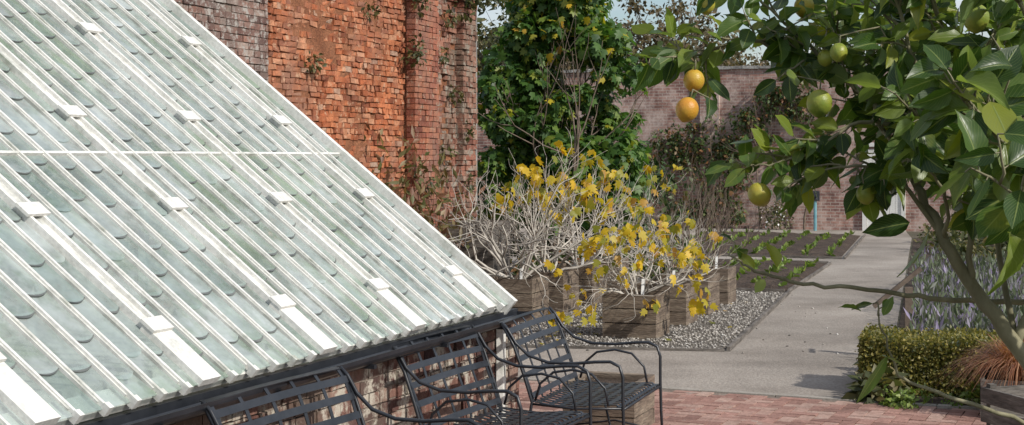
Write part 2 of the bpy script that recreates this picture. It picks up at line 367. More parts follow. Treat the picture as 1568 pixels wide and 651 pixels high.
M_blue=nmat('blue_pipe',[(.3,(.10,.25,.3)),(.7,(.2,.4,.45))],4,.6,20,.1,.002)
TP=empty('water_tap_post',(7.55,37.4,0))
mb=MB(); mb.tube([(0,0,0),(0,0,.75)],.04,8); mb.build('post',M_blue,TP)
mb=MB(); mb.box(-.1,.1,-.07,.07,.75,1.0); mb.tube([(0,-.07,.85),(0,-.16,.85),(0,-.17,.78)],.025,6); mb.build('tap_box',M_black,TP,bevel=.01)

# ---------------- greenhouse ----------------
GH=empty('greenhouse')
E=Vector((-.04,9.3,.95)); vv=Vector((-.97,.22,.826)); vlen=vv.length; vd=vv/vlen; NN=u.cross(vd).normalized()
def R(a,s,n=0): return E-u*a+vd*s+NN*n
SL=6.25; A=6.9; BP=6; SP=1.03/BP
bars=MB(); laps=MB(); wide=MB(); gl=MB(); put=MB()
nb=int(A/SP)
OFF=2
for k in range(nb+1):
    a=k*SP
    if k%BP==OFF:
        for off in (-.032,.052):
            bars.obox(R(a+off,.3),u*.018,vd*(SL-.3),NN*.036)
        wide.obox(R(a+.068,-.035,.0),u*.136,vd*.34,NN*.034)
        put.obox(R(a+.034,.31,.004),u*.066,vd*(SL-.32),NN*.014)
        ph=random.uniform(-.1,.1)
        for s in (.30,1.02+ph,1.72+ph,2.5+ph,3.3,4.1,5.0):
            wide.obox(R(a+.072,s-.05,.036),u*.144,vd*.075,NN*.014)
    else:
        sag=random.uniform(-.004,.004)
        bars.obox(R(a+.007+sag,-.04),u*.014,vd*(SL+.04),NN*random.uniform(.025,.03))
        put.obox(R(a+.014+sag,.0),u*.028,vd*SL,NN*.0185)
        bars.obox(R(a+.014,-.05,-.012),u*.028,vd*.03,NN*.044)
wide.obox(R(.03,-.05,-.06),u*.045,vd*(SL+.05),NN*.115)
for s,hh in ((1.405,.021),(3.35,.021)):
    wide.obox(R(A,s,.004),u*(A-.03),vd*.016,NN*hh)
wide.obox(R(A,-.02,-.05),u*(A+.02),vd*.09,NN*.035)
bars.build('glazing_bars',M_white,GH); wide.build('rafters_and_caps',M_white,GH); put.build('putty_shadow_lines',M_putty_shadow,GH)
cols=8
for k in range(nb):
    wide_l=(k%BP==OFF); wide_r=((k+1)%BP==OFF)
    a0=k*SP+(.05 if wide_l else .008); a1=(k+1)*SP-(.05 if wide_r else .008)
    s=-.02-random.uniform(0,.16); 
    while s<SL:
        pl=random.choice((.22,.26,.31))*random.uniform(.95,1.05); tilt=random.uniform(.007,.012)
        top=min(s+pl+.03,SL); dp=random.uniform(.024,.034)
        bo=[];tp=[]
        for i in range(cols+1):
            q=i/cols; a=a0+(a1-a0)*q; c=dp*(1-(2*q-1)**2)-dp
            bo.append(R(a,max(s-c,-.03),tilt)); tp.append(R(a,top,.003))
        gl.add(bo+tp,[(i+1,i,cols+1+i,cols+2+i) for i in range(cols)])
        if s>.02 and random.random()<.85:
            th=random.uniform(.005,.013)
            L=[p-vd*.003+NN*.0015 for p in bo]
            L2=[L[i]+vd*(th*(.15+.85*math.sin(math.pi*i/cols))) for i in range(cols+1)]
            L3=[p-NN*.008 for p in L]
            laps.add(L+L2,[(i+1,i,cols+1+i,cols+2+i) for i in range(cols)])
            laps.add(L3+L,[(i+1,i,cols+1+i,cols+2+i) for i in range(cols)])
        s+=pl
gl.build('glass_panes',M_glass,GH); laps.build('pane_laps',M_lap,GH)
g=MB(); p0=R(.02,0,-.07); p1=R(.02,SL,-.07); g.add([p0,p1,(p1.x,p1.y,0),(p0.x,p0.y,0)],[(0,1,2,3)]); g.build('gable_glass',M_glass,GH)
g=MB()
for i in range(7):
    q=p0.lerp(p1,i/6); g.obox(Vector((q.x,q.y,0))-u*.02,u*.05,Vector((.04,0,0)),Vector((0,0,q.z)))
g.build('gable_frame',M_white,GH)
g=MB()
def prof(c,r,a0,a1,n): return [(c[0]+r*math.cos(a0+(a1-a0)*i/n),c[1]+r*math.sin(a0+(a1-a0)*i/n)) for i in range(n+1)]
out=-perp
pr=prof((0,0),.055,math.pi,2*math.pi,8)
base0=E+out*.045-u*A+Vector((0,0,-.075)); base1=E+out*.045+u*.2+Vector((0,0,-.075))
vs=[];m=len(pr)
for bp in (base0,base1):
    for (x,z) in pr: vs.append(bp+out*x+Vector((0,0,z)))
    for (x,z) in pr: vs.append(bp+out*x*.9+Vector((0,0,z*.9)))
f=[(i,i+1,2*m+i+1,2*m+i) for i in range(m-1)]+[(m+i+1,m+i,3*m+i,3*m+i+1) for i in range(m-1)]+[(0,2*m,3*m,m),(m-1,2*m-1,4*m-1,3*m-1)]
f+=[tuple(range(2*m,3*m))]
g.add(vs,f); 
g.obox(E+out*.0-u*A+Vector((0,0,-.15)),u*(A+.22),out*-.03,Vector((0,0,.09)))
for i in range(8): 
    q=E-u*(.25+i*.9)+Vector((0,0,-.14)); g.obox(q,u*.03,out*.10,Vector((0,0,.02)))
g.build('gutter',M_black,GH,smooth=False)
bw=empty('base_wall'); bw.parent=GH; bw.location=E+perp*.05+Vector((0,0,-.95)); bw.rotation_euler=(0,0,AX)
mb=MB(); mb.box(-A,.33,.014,.22,0,.8); mb.build('base_wall_core',M_mortar,bw)
mb=MB(); bricks(mb,-A,.37,0,.78,0,.005,.004)
for k in range(10):
    mb.box(.30,.372,.104,.215,k*.075+.005,k*.075+.071,.003)
mb.build('base_wall_bricks',M_bBase,bw)
mb=MB(); mb.obox(E+perp*1.1-u*A+Vector((0,0,-.25)),u*(A-.2),perp*1.6,Vector((0,0,.06))); mb.build('staging',M_white,GH)
mb=MB(); mb.obox(E+perp*.4-u*A+Vector((0,0,-.944)),u*(A-.1),perp*4.3,Vector((0,0,.004))); mb.build('floor',M_edge,GH)
mb=MB(); mb.obox(E+perp*4.9-u*A+Vector((0,0,-.94)),u*(A-.1),perp*.05,Vector((0,0,4.6))); mb.build('limewashed_back_wall',M_plaster,GH)
C=[];Rr=[]
for i in range(22):
    a=random.uniform(.2,6.5); w=random.uniform(1.2,3.9)
    q=E-u*a+perp*w; r=random.uniform(.2,.38); C.append((q.x,q.y,.75+w*.5*random.uniform(.3,.9))); Rr.append(r)
cloud('greenhouse_plants',C,Rr,80,.12,LEAF_T,LEAF_F,M_gin,GH)

# ---------------- benches ----------------
def bench(loc,ang,Wd):
    B=empty('garden_bench',(loc[0],loc[1],0.0),ang)
    def P(x,f,z): return (x,-f,z)
    prf=[(.0,.42),(-.015,.48),(-.045,.56),(-.08,.65),(-.11,.74),(-.145,.82),(-.185,.87),(-.22,.875)]
    m=MB()
    nv=6
    for i in range(nv):
        x=.02+(Wd-.04)*i/(nv-1); m.strap([P(x,f,z) for f,z in prf],(1,0,0),.024,.004)
    for f,z in ((-.006,.455),(-.05,.57),(-.085,.665),(-.115,.75),(-.15,.825),(-.2,.873)):
        m.strap([P(Wd*i/8,f+.005,z+.006*math.sin(math.pi*i/8)) for i in range(9)],(0,.45,.9) if z<.86 else (0,1,.1),.034,.004)
    m.build('backrest',M_black,B)
    m=MB()
    sp=[(.0,.42),(.1,.405),(.25,.405),(.4,.42),(.5,.425),(.535,.40)]
    for i in range(15):
        x=.02+(Wd-.04)*i/14; m.strap([P(x,f,z) for f,z in sp],(1,0,0),.026,.004)
    for f,z in ((.03,.412),(.1,.40),(.17,.399),(.24,.4),(.31,.405),(.38,.413),(.45,.418),(.52,.41)):
        m.box(0,Wd,-f-.016,-f+.016,z+.003,z+.007)
    m.build('seat',M_black,B)
    m=MB(); r=.0095
    for x in (-.012,Wd+.012):
        arm=[(-.19,.875),(-.15,.84),(-.10,.76),(-.02,.69),(.1,.655),(.25,.655),(.38,.67),(.47,.675),(.525,.65),(.545,.59),(.545,.45),(.55,.25),(.565,.0)]
        m.tube([P(x,f,z) for f,z in arm],r,7)
        back=[(-.185,.87),(-.11,.74),(-.045,.56),(0,.42),(-.03,.25),(-.10,0)]
        m.tube([P(x,f,z) for f,z in back],r,7)
        loop=[(.02,.43),(.05,.53),(.13,.6),(.25,.62),(.36,.6),(.44,.52),(.46,.42)]
        m.tube([P(x,f,z) for f,z in loop],r*.8,6)
        m.tube([P(x,f,z) for f,z in ((0,.41),(.25,.395),(.545,.41))],r*.8,6)
        m.tube([P(x,f,z) for f,z in ((-.07,.12),(.25,.17),(.558,.12))],r*.7,6)
    m.tube([P(0,-.07,.12),P(Wd,-.07,.12)],r*.7,6); m.tube([P(0,.54,.40),P(Wd,.54,.40)],r,6)
    m.tube([P(Wd/2,.3,.40),P(Wd/2,.35,.2),P(Wd/2,.36,0)],r*.8,6)
    m.build('arms_and_legs',M_black,B,smooth=True)
bench((-1.05,5.90),math.radians(90-23.5),1.06)
bench((-.45,7.72),math.radians(90-23.5),.96)
bench((.12,8.76),math.radians(90-18.5),.93)

# ---------------- planters ----------------
M_tag=nmat('label_white',[(.3,(.75,.75,.73)),(.7,(.85,.85,.83))],5,.6,20,.05,.001)
def planter(name,x,y,s,h,ang,mat=None):
    Pn=empty(name,(x,y,.012),ang); mat=mat or M_wood
    m=MB(); n=3; hh=h/n; q=s/2
    for i in range(n):
        z0=i*hh+.004; z1=(i+1)*hh-.004; j=.003
        m.box(-q,q,-q,-q+.03,z0,z1,j); m.box(-q,q,q-.03,q,z0,z1,j)
        m.box(-q,-q+.03,-q+.033,q-.033,z0,z1,j); m.box(q-.03,q,-q+.033,q-.033,z0,z1,j)
    for a in (-1,1):
        for b_ in (-1,1):
            m.box(a*(q-.063)-.03,a*(q-.063)+.03,b_*(q-.063)-.03,b_*(q-.063)+.03,0,h-.03)
    m.build('boards',mat,Pn)
    m=MB(); m.box(-q+.035,q-.035,-q+.035,q-.035,.02,h-.05); m.build('soil',M_soil,Pn)
    return Pn
def label(Pn,x,y,z,h=.16):
    m=MB(); m.obox((x,y,z),(.028,0.01,0),(0,.004,0),(.01,0,h)); m.build('plant_label',M_tag,Pn)
def figbush(Pn,base,sc=1.0,stems=10,lev=3,leaves=90,mat=None,lmat=None,up=.3,spr=.75,lean=(0,0),lsize=.11,L=.42,side=None,r=.014,last=2):
    mb=MB(); tips=[]
    for i in range(stems):
        a=2*math.pi*i/stems+random.uniform(-.3,.3); o=random.uniform(.3,1.1)
        grow(mb,(base[0]+.06*math.cos(a),base[1]+.06*math.sin(a),base[2]),(math.cos(a)*o+lean[0],math.sin(a)*o+lean[1],.8),L*sc*random.uniform(.8,1.2),r*sc,lev,tips,up,spr,3,.2,4,.68,4,last)
    mb.build('branches',mat or M_barkg,Pn,smooth=True)
    P=[];D=[]
    pool=[t for t in tips if side is None or side(t[0])] or tips
    cl=random.sample(pool,min(len(pool),max(6,leaves//4)))
    for i in range(leaves):
        t,d=random.choice(cl); P.append(t+Vector((random.gauss(0,.045),random.gauss(0,.045),random.gauss(0,.055)-.0))); D.append((random.gauss(0,.4)+d.x*.4,random.gauss(0,.4)+d.y*.4,-.7))
    n=len(P); 
    if n: inst('leaves',FIG_T,FIG_F,[tuple(p) for p in P],D,rv(n)*.7+np.array([.3,-.6,.4]),lsize*np.hstack([.7+.4*rng.random((n,1)),.7+.6*rng.random((n,1)),rng.uniform(-1,3,(n,1))]),lmat or M_yel,Pn)
row1=[(1.28,15.45),(1.72,16.65),(2.12,17.8),(2.5,18.95)]
row2=[(.06,17.0),(.44,17.9),(.84,18.9),(1.22,20.0)]
for i,(x,y) in enumerate(row1):
    Pn=planter('wooden_planter',x,y,.56,.45,AX-math.pi/2+random.uniform(-.05,.05))
    if i!=2: label(Pn,.1,-.2,.4,.2)
    Q=empty('fig_shrub',(x,y,.0))
    if i==0: figbush(Q,(0,0,.4),.86,11,3,190,up=.03,spr=.8,lean=(-.16,-.2),L=.42,lsize=.10)
    elif i==1: figbush(Q,(0,0,.4),.92,9,3,60,up=.15,lsize=.1)
    else: figbush(Q,(0,0,.4),1.15,7,3,12,mat=M_barkb,up=.6,spr=.55,lmat=M_vine,lsize=.08,r=.010)
for i,(x,y) in enumerate(row2):
    Pn=planter('wooden_planter',x,y,.56,.48,AX-math.pi/2+random.uniform(-.05,.05))
    if i in (0,2): label(Pn,.1,-.2,.42,.17)
    Q=empty('fig_shrub',(x,y,.0))
    figbush(Q,(0,0,.45),(1.25,1.22,1.15,1.1)[i],(11,10,7,5)[i],3,(50,90,60,30)[i],up=.18,spr=.8,L=.46,lsize=.12,side=lambda p:p.z>1.2 and p.x>-.3,r=.016)
planter('wooden_planter',.66,10.2,.5,.34,AX-math.pi/2)
planter('compost_bin',-.42,19.6,.62,1.0,AX-math.pi/2,M_wood2)

# ---------------- fig tree ----------------
FT=empty('fig_tree',(.7,24.3,0))
mb=MB(); tips=[]
for i in range(6): grow(mb,(random.uniform(-.3,.3),0,0),(random.gauss(0,.35),random.gauss(0,.3),1),1.5,.06,3,tips,.4,.7,3,.15,6,.6,4)
mb.build('trunk_and_branches',M_barkb,FT,smooth=True)
C=[];Rr=[]
for i in range(160):
    z=random.uniform(.7,5.0); q=(z-2.3)/2.9; w=1.34*math.sqrt(max(.05,1-q*q)) if z>2.3 else 1.34
    a=random.uniform(0,2*math.pi); r=math.sqrt(random.random())
    C.append((w*r*math.cos(a)+.07,.9*r*math.sin(a),z)); Rr.append(random.uniform(.16,.38))
cloud('leaves',C,Rr,85,.15,FIG_T,FIG_F,M_fig,FT,droop=.7,shell=.5)
C=[(c[0],c[1]-.2,c[2]+.1) for c in C if c[2]>3.3][:16]
cloud('yellow_leaves',C,[.42]*len(C),8,.13,FIG_T,FIG_F,M_yel,FT,droop=.7)
SH=empty('evergreen_shrub',(1.2,25.2,0))
C=[(random.uniform(-2.2,1.6),random.uniform(-.5,.8),random.uniform(.2,1.7)) for _ in range(40)]
cloud('leaves',C,[random.uniform(.25,.45) for _ in C],70,.13,LEAF_T,LEAF_F,M_figd,SH)
SH=empty('herbaceous_plants',(0,0,0))
C=[(random.uniform(-1.2,2.8),random.uniform(20.8,22.6),random.uniform(.05,.35)) for _ in range(30)]
cloud('leaves',C,[random.uniform(.15,.3) for _ in C],60,.12,LEAF_T,LEAF_F,M_vine,SH)
CL=empty('wall_climber',FWo,FA)
C=[];Rr=[]
for i in range(64):
    x=random.uniform(-6.1,-3.3); z=random.uniform(.3,3.0)
    if random.random()<abs(x+4.8)/2.2: z*=.75
    C.append((x,-.25,z)); Rr.append(random.uniform(.12,.36))
for i in range(30):
    C.append((random.uniform(-3.4,-1.4),-.2,random.uniform(1.8,3.6))); Rr.append(random.uniform(.1,.3))
cloud('leaves',C,Rr,50,.13,LEAF_T,LEAF_F,M_vine,CL,squash=(1,.5,1))
mb=MB(); tips=[]
for x in (-5.4,-4.4,-3.0,-1.9): grow(mb,(x,-.15,0),(0,0,1),1.3,.035,3,tips,.3,.5,3,.12,4,.6,4)
mb.build('stems',M_barkb,CL)
SB=empty('flowering_shrub',FWo-fw_dir*2.6,FA)
cloud('leaves',[(0,-.5,.3),(.25,-.5,.25),(-.2,-.4,.45),(.1,-.4,.55)],[.3,.25,.25,.2],120,.08,LEAF_T,LEAF_F,M_ltree,SB)
cloud('flowers',[(0,-.5,.35),(.1,-.5,.5)],[.35,.25],26,.06,LEAF_T,LEAF_F,M_tag,SB)
IV=empty('wall_ivy',(-.62,21,0),AX)
C=[(random.uniform(-2.4,1.0),random.uniform(-.3,.5),random.uniform(3.85,4.5)) for _ in range(30)]
cloud('leaves',C,[random.uniform(.12,.28) for _ in C],50,.1,LEAF_T,LEAF_F,M_ltree,IV)
C=[(-2.15+random.uniform(-.15,.15),-.2,z) for z in (3.1,3.25,3.75,3.9,3.95,1.7)]+[(-5.7,-.12,3.7),(-1.0,-.1,1.9),(-1.2,-.1,1.6),(-.4,-.18,2.2),(-1.7,-.2,1.5),(-.9,-.1,3.7),(-1.1,-.1,3.2),(-.3,-.15,1.5),(-.7,-.12,2.7),(-3.2,-.05,3.6),(-4.6,-.05,2.9)]
cloud('tufts',C,[.12]*len(C),40,.07,LEAF_T,LEAF_F,M_ltree,IV)
DP=empty('dry_perennials',(-.62,21,0),AX)
n=3000; x=rng.uniform(-7.5,-.6,n); hgt=.6+1.1*np.exp(-((x+3.2)/1.5)**2)+.35*np.sin(x*5)+.3*np.sin(x*17)
P=np.stack([x,rng.uniform(-.75,-.15,n),rng.random(n)**.9*hgt],1)
inst('stems_leaves',LEAF_T,LEAF_F,P,rv(n)*.6+np.array([0,0,.7]),rv(n),np.hstack([.09*np.ones((n,1)),rng.uniform(.08,.22,(n,1)),.1*np.ones((n,1))]),M_red,DP)
mb=MB(); tips=[]
for i in range(60): grow(mb,(random.uniform(-6.5,-1.0),random.uniform(-.6,-.2),0),(random.gauss(0,.2),random.gauss(0,.15),1),random.uniform(.45,.8),.007,2,tips,.4,.5,2,.1,3,.6,4)
mb.build('stems',M_barkb,DP)

# ---------------- background trees ----------------
for (x,y,h,l,lv) in ((2.9,46,1.7,1,5),(3.9,44,1.6,1,5),(4.9,47,1.9,1,5),(5.6,43.5,1.35,0,5),(7.0,47,1.6,1,5),(9.0,48,1.6,0,5),(12,52,2.2,1,4),(16,48,2.0,1,4),(.5,46,2.0,1,4),(-4,48,2.3,1,4),(21,52,2.2,1,4)):
    T=empty('bare_tree' if l==0 else 'woodland_tree',(x,y,0)); mb=MB(); tips=[]
    grow(mb,(0,0,0),(random.gauss(0,.08),0,1),h*1.15,.17,lv,tips,.2,.9,3,.17,3,.78,4)
    mb.build('trunk_and_branches',M_barkt,T)
    C=[tuple(t[0]) for t in random.sample(tips,min(len(tips),80 if l else 40))]
    cloud('leaves',C,[random.uniform(.25,.55) for _ in C],36 if l else 22,.17 if l else .13,LEAF_T,LEAF_F,M_btree if x>2 and x<8 else M_ltree,T,shell=.2)
HG=empty('distant_hedge')
C=[(random.uniform(-14,26),random.uniform(52,56),random.uniform(.5,4.6)) for _ in range(150)]+[(random.uniform(-2,7.5),random.uniform(49,52),random.uniform(3.5,6.3)) for _ in range(44)]
cloud('leaves',C,[random.uniform(.5,1.0) for _ in C],50,.32,LEAF_T,LEAF_F,M_ltree,HG)

# ---------------- right side planting ----------------
BX=empty('box_hedge',(3.42,11.95,0),math.atan2(-.3,.95))
mb=MB(); mb.box(-.52,.72,-.4,.2,0,.37); mb.build('hedge_core',M_figd,BX)
n=20000; P=np.stack([rng.uniform(-.58,.8,n),rng.uniform(-.45,.25,n),rng.uniform(0,.42,n)],1)
side=rng.integers(0,4,n)
P[side==0,1]=-.45; P[side==1,2]=.42; P[side==2,0]=-.58; P[side==3,1]=-.45
P+=rng.normal(0,.014,(n,3)); P[:,2]+=.015*np.sin(P[:,0]*9)+.01*np.sin(P[:,1]*13)
Nn=np.zeros((n,3)); Nn[side==0,1]=-1; Nn[side==3,1]=-1; Nn[side==1,2]=1; Nn[side==2,0]=-1
inst('hedge_leaves',LEAF_T,LEAF_F,P,rv(n)+Nn*.5,Nn+rv(n)*.6,.03*(.6+.7*rng.random((n,1)))*np.ones((1,3)),M_box,BX)
LV=empty('lavender_bush')
n=14000
yy=rng.uniform(12.6,21,n); xx=3.2+.275*(yy-12.4)+.08+rng.random(n)*2.4
cl=.44+.14*np.sin(xx*4.1)*np.sin(yy*3.3)
P=np.stack([xx,yy,rng.random(n)**.6*cl],1)
inst('stems',LEAF_T,LEAF_F,P,rv(n)*.35+np.array([0,0,1.]),rv(n),np.hstack([.05*np.ones((n,1)),rng.uniform(.06,.15,(n,1)),.05*np.ones((n,1))]),M_lav,LV)
HP=empty('border_plants')
C=[];Rr=[]
for i in range(60):
    y=random.uniform(19,33); C.append((3.2+.275*(y-12.4)+.35+random.uniform(0,2.6),y,random.uniform(.1,.55))); Rr.append(random.uniform(.2,.4))
for i in range(14):
    y=random.uniform(11.3,13); C.append((3.05+.275*(y-12.4)+random.uniform(-.05,.1),y,random.uniform(.05,.15))); Rr.append(.12)
cloud('leaves',C,Rr,80,.12,LEAF_T,LEAF_F,M_ltree,HP)
C=[(random.uniform(2.75,4),random.uniform(11.0,11.3),random.uniform(.0,.05)) for _ in range(14)]
cloud('groundcover',C,[.12]*len(C),80,.045,LEAF_T,LEAF_F,M_seed,HP)
sheet('border_soil',[(2.9,11.2),(3.12,12.4),(9.1,34),(12,33),(8,11),(5,9.5)],.008,M_soil)
TS=empty('timber_sign',(3.62,13.7,0),-.2)
mb=MB(); mb.box(-.035,.035,-.035,.035,0,.66); mb.obox((-.30,-.04,.46),(.42,0,.36),(0,.08,0),(-.025,0,.03)); mb.build('post_and_board',M_barkb,TS)
planter('wooden_planter',3.72,10.75,.7,.28,-.3,M_wood2)
BG=empty('bronze_sedge',(3.66,10.75,.25)); mb=MB()
for i in range(1900):
    a=random.uniform(0,2*math.pi); L=random.uniform(.35,.74); o=random.uniform(.15,.95)
    dx,dy=math.cos(a),math.sin(a); r0=random.uniform(0,.12); pts=[]
    for k in range(5):
        q=k/4; rr=r0+L*o*q*.95; z=L*(q*1.0-q*q*(.35+.75*o)); pts.append(Vector((dx*rr,dy*rr,z)))
    wd=Vector((-dy,dx,0)); w=[.003,.0035,.003,.002,.0006]; b0=len(mb.v)
    for p,ww in zip(pts,w): mb.v+=[tuple(p-wd*ww),tuple(p+wd*ww)]
    mb.f+=[(b0+2*k,b0+2*k+1,b0+2*k+3,b0+2*k+2) for k in range(4)]
mb.build('blades',M_grs,BG)
CR=empty('wooden_crate',(2.98,8.3,0),.25); mb=MB()
for i in range(5):
    z=.03+i*.108
    mb.box(-.27,.27,-.27,-.25,z,z+.085,.002); mb.box(-.27,.27,.25,.27,z,z+.085,.002); mb.box(-.27,-.25,-.247,.247,z,z+.085,.002); mb.box(.25,.27,-.247,.247,z,z+.085,.002)
for a in(-.228,.228):
    for c in (-.228,.228): mb.box(a-.02,a+.02,c-.02,c+.02,0,.57)
mb.build('slats',M_wood2,CR)
BPl=empty('wall_base_flowers')
C=[tuple(E+out*random.uniform(.0,.15)-u*random.uniform(.2,4)+Vector((0,0,-.9+random.uniform(0,.15)))) for _ in range(14)]
cloud('leaves',C,[.12]*len(C),40,.07,LEAF_T,LEAF_F,M_figd,BPl)

# ---------------- lemon tree ----------------
def lemonleaf():
    m,nt,b=newmat('lemon_leaves'); out=nt.nodes['Material Output']
    g=nt.nodes.new('ShaderNodeNewGeometry')
    c=ramp(nt,[(0,(.022,.05,.014)),(.35,(.04,.085,.018)),(.65,(.075,.135,.024)),(.88,(.14,.19,.03)),(1,(.28,.29,.045))],g.outputs['Random Per Island'])
    uvn=nt.nodes.new('ShaderNodeTexCoord'); sp=nt.nodes.new('ShaderNodeSeparateXYZ'); nt.links.new(uvn.outputs['UV'],sp.inputs[0])
    ab=nt.nodes.new('ShaderNodeMath'); ab.operation='ABSOLUTE'; nt.links.new(sp.outputs[0],ab.inputs[0])
    rib=ramp(nt,[(0,(1,1,1)),(.035,(.8,.8,.8)),(.07,(0,0,0))],ab.outputs[0])
    m1=nt.nodes.new('ShaderNodeMath'); m1.operation='MULTIPLY_ADD'; m1.inputs[1].default_value=-.45; nt.links.new(ab.outputs[0],m1.inputs[0]); nt.links.new(sp.outputs[1],m1.inputs[2])
    m2=nt.nodes.new('ShaderNodeMath'); m2.operation='MULTIPLY'; m2.inputs[1].default_value=62; nt.links.new(m1.outputs[0],m2.inputs[0])
    m3=nt.nodes.new('ShaderNodeMath'); m3.operation='SINE'; nt.links.new(m2.outputs[0],m3.inputs[0])
    vein=ramp(nt,[(.8,(0,0,0)),(1,(.35,.35,.35))],m3.outputs[0])
    mxv=nt.nodes.new('ShaderNodeMath'); mxv.operation='MAXIMUM'; nt.links.new(rib,mxv.inputs[0]); nt.links.new(vein,mxv.inputs[1])
    c=mixc(nt,mxv.outputs[0],c,(.2,.25,.08))
    c=mixc(nt,ramp(nt,[(.58,(0,0,0)),(.72,(.6,.6,.6))],noise(nt,9,4)),c,(.24,.26,.04))
    c=mixc(nt,g.outputs['Backfacing'],c,mixc(nt,.5,c,(.18,.23,.11)))
    nt.links.new(c,b.inputs['Base Color']); b.inputs['Roughness'].default_value=.36
    bump(nt,b,mxv.outputs[0],.3,.002)
    t=nt.nodes.new('ShaderNodeBsdfTranslucent'); nt.links.new(mixc(nt,1.0,c,(2.2,2.3,.8),'MULTIPLY'),t.inputs[0])
    mx=nt.nodes.new('ShaderNodeMixShader'); mx.inputs[0].default_value=.34
    nt.links.new(b.outputs[0],mx.inputs[1]); nt.links.new(t.outputs[0],mx.inputs[2]); nt.links.new(mx.outputs[0],out.inputs[0])
    return m
M_ll=lemonleaf()
def fruitmat(name,c1,c2):
    m,nt,b=newmat(name)
    c=ramp(nt,[(.35,c1),(.65,c2)],noise(nt,14,3)); nt.links.new(c,b.inputs['Base Color']); b.inputs['Roughness'].default_value=.42
    b.inputs['Subsurface Weight'].default_value=.05
    bump(nt,b,noise(nt,260,2),.45,.002); return m
M_f=[fruitmat('fruit_orange',(.58,.26,.03),(.52,.34,.04)),fruitmat('fruit_yellow',(.50,.36,.04),(.36,.34,.05)),fruitmat('fruit_green',(.15,.22,.03),(.36,.35,.05))]
LT=empty('lemon_tree')
wood=MB(); LP=[];LD=[];LN=[];LS=[]
def addleaf(p,d,s,nn=None):
    LP.append(tuple(p)); LD.append(tuple(d)); LS.append(s)
    LN.append(nn or (random.gauss(.15,.5),random.gauss(-.45,.5),random.gauss(.65,.35)))
def twig(p,d,L,n,ls):
    p=Vector(p); d=Vector(d).normalized(); pts=[p.copy()]; 
    for i in range(4):
        d=(d+Vector((random.gauss(0,.15),random.gauss(0,.15),random.gauss(0,.12)))).normalized(); p=p+d*L/4; pts.append(p.copy())
    wood.tube(pts,[.0032,.0028,.0024,.002,.0014],5)
    for i in range(n):
        q=(i+1)/n*4; k=min(int(q),3); f=q-k; pp=pts[k].lerp(pts[k+1],min(f,1))
        a=i*2.4+random.uniform(-.4,.4); x=d.orthogonal().normalized(); y=d.cross(x)
        ld=d*.55+(x*math.cos(a)+y*math.sin(a))*.9+Vector((0,0,-.25-random.random()*.35))
        ld.normalize(); st=pp+ld*.012; wood.tube([pp,st],[.0015,.0012],4,cap=False)
        addleaf(st,ld,ls*random.uniform(.65,1.15))
def branch(pts,r0,r1,dens,ls=.085,start=0.0,tw=.16,nl=6):
    P=[Vector(p) for p in pts]; out_=[]
    for i in range(len(P)-1):
        a=P[max(i-1,0)];b_=P[i];c=P[i+1];d=P[min(i+2,len(P)-1)]
        for k in range(5):
            t=k/5; out_.append(.5*((2*b_)+(c-a)*t+(2*a-5*b_+4*c-d)*t*t+(-a+3*b_-3*c+d)*t**3))
    out_.append(P[-1]); m=len(out_)
    for i in range(1,m-1): out_[i]=out_[i]+Vector((random.gauss(0,.003),random.gauss(0,.003),random.gauss(0,.003)))
    wood.tube(out_,[r0+(r1-r0)*i/(m-1) for i in range(m)],8)
    Lt=sum((out_[i+1]-out_[i]).length for i in range(m-1)); nt_=int(Lt*dens)
    for j in range(nt_):
        i=random.randint(int(start*(m-2)),m-2); d=(out_[i+1]-out_[i]).normalized()
        v=d*.6+Vector((random.gauss(0,.6),random.gauss(0,.6),random.gauss(.25,.5)))
        twig(out_[i],v,tw*random.uniform(.5,1.2),random.randint(max(nl-2,1),nl+2),ls)
    if dens>0: twig(out_[-1],out_[-1]-out_[-2],tw*.6,nl,ls)
branch([(1.70,3.75,.3),(1.56,3.65,.8),(1.36,3.5,1.15),(1.14,3.4,1.42),(1.04,3.4,1.56),(.98,3.4,1.66),(.93,3.45,1.78)],.026,.010,0)
branch([(1.14,3.4,1.42),(1.25,3.45,1.7),(1.24,3.4,1.95),(1.16,3.35,2.2),(1.05,3.3,2.5)],.012,.004,36,.078,.3)
branch([(1.36,3.5,1.15),(1.47,3.5,1.6),(1.38,3.45,1.95),(1.3,3.4,2.4)],.016,.005,28,.08,.3)
branch([(.93,3.45,1.78),(.88,3.5,1.93),(.77,3.55,2.04),(.66,3.6,2.10),(.56,3.6,2.13),(.46,3.6,2.10),(.40,3.6,2.09)],.008,.0025,22,.072,.25,.12)
branch([(.77,3.55,2.04),(.7,3.6,2.13),(.6,3.6,2.22),(.52,3.6,2.3)],.005,.0025,24,.070,.1,.12)
branch([(.93,3.45,1.78),(.95,3.45,1.95),(.90,3.4,2.1),(.84,3.4,2.3)],.008,.003,34,.074)
branch([(.88,3.5,1.93),(.78,3.45,1.92),(.68,3.42,1.86),(.60,3.4,1.84),(.545,3.4,1.83)],.005,.002,22,.070,.3,.11)
branch([(.98,3.4,1.66),(.88,3.42,1.80),(.78,3.4,1.83),(.68,3.4,1.81)],.006,.002,24,.070,.3,.10)
branch([(1.04,3.4,1.56),(1.02,3.35,1.75),(1.0,3.3,1.9),(1.02,3.2,2.1)],.008,.003,38,.076,.4)
branch([(1.2,3.5,1.9),(1.05,3.45,2.0),(.97,3.4,2.15),(.92,3.4,2.3)],.006,.003,38,.074)
branch([(.9,3.48,1.86),(.83,3.6,2.0),(.8,3.7,2.15),(.74,3.7,2.3)],.005,.002,34,.072,.1,.12)
branch([(.98,3.4,1.66),(.92,3.55,1.84),(.89,3.6,1.95),(.93,3.6,2.1)],.005,.002,36,.072,.3,.12)
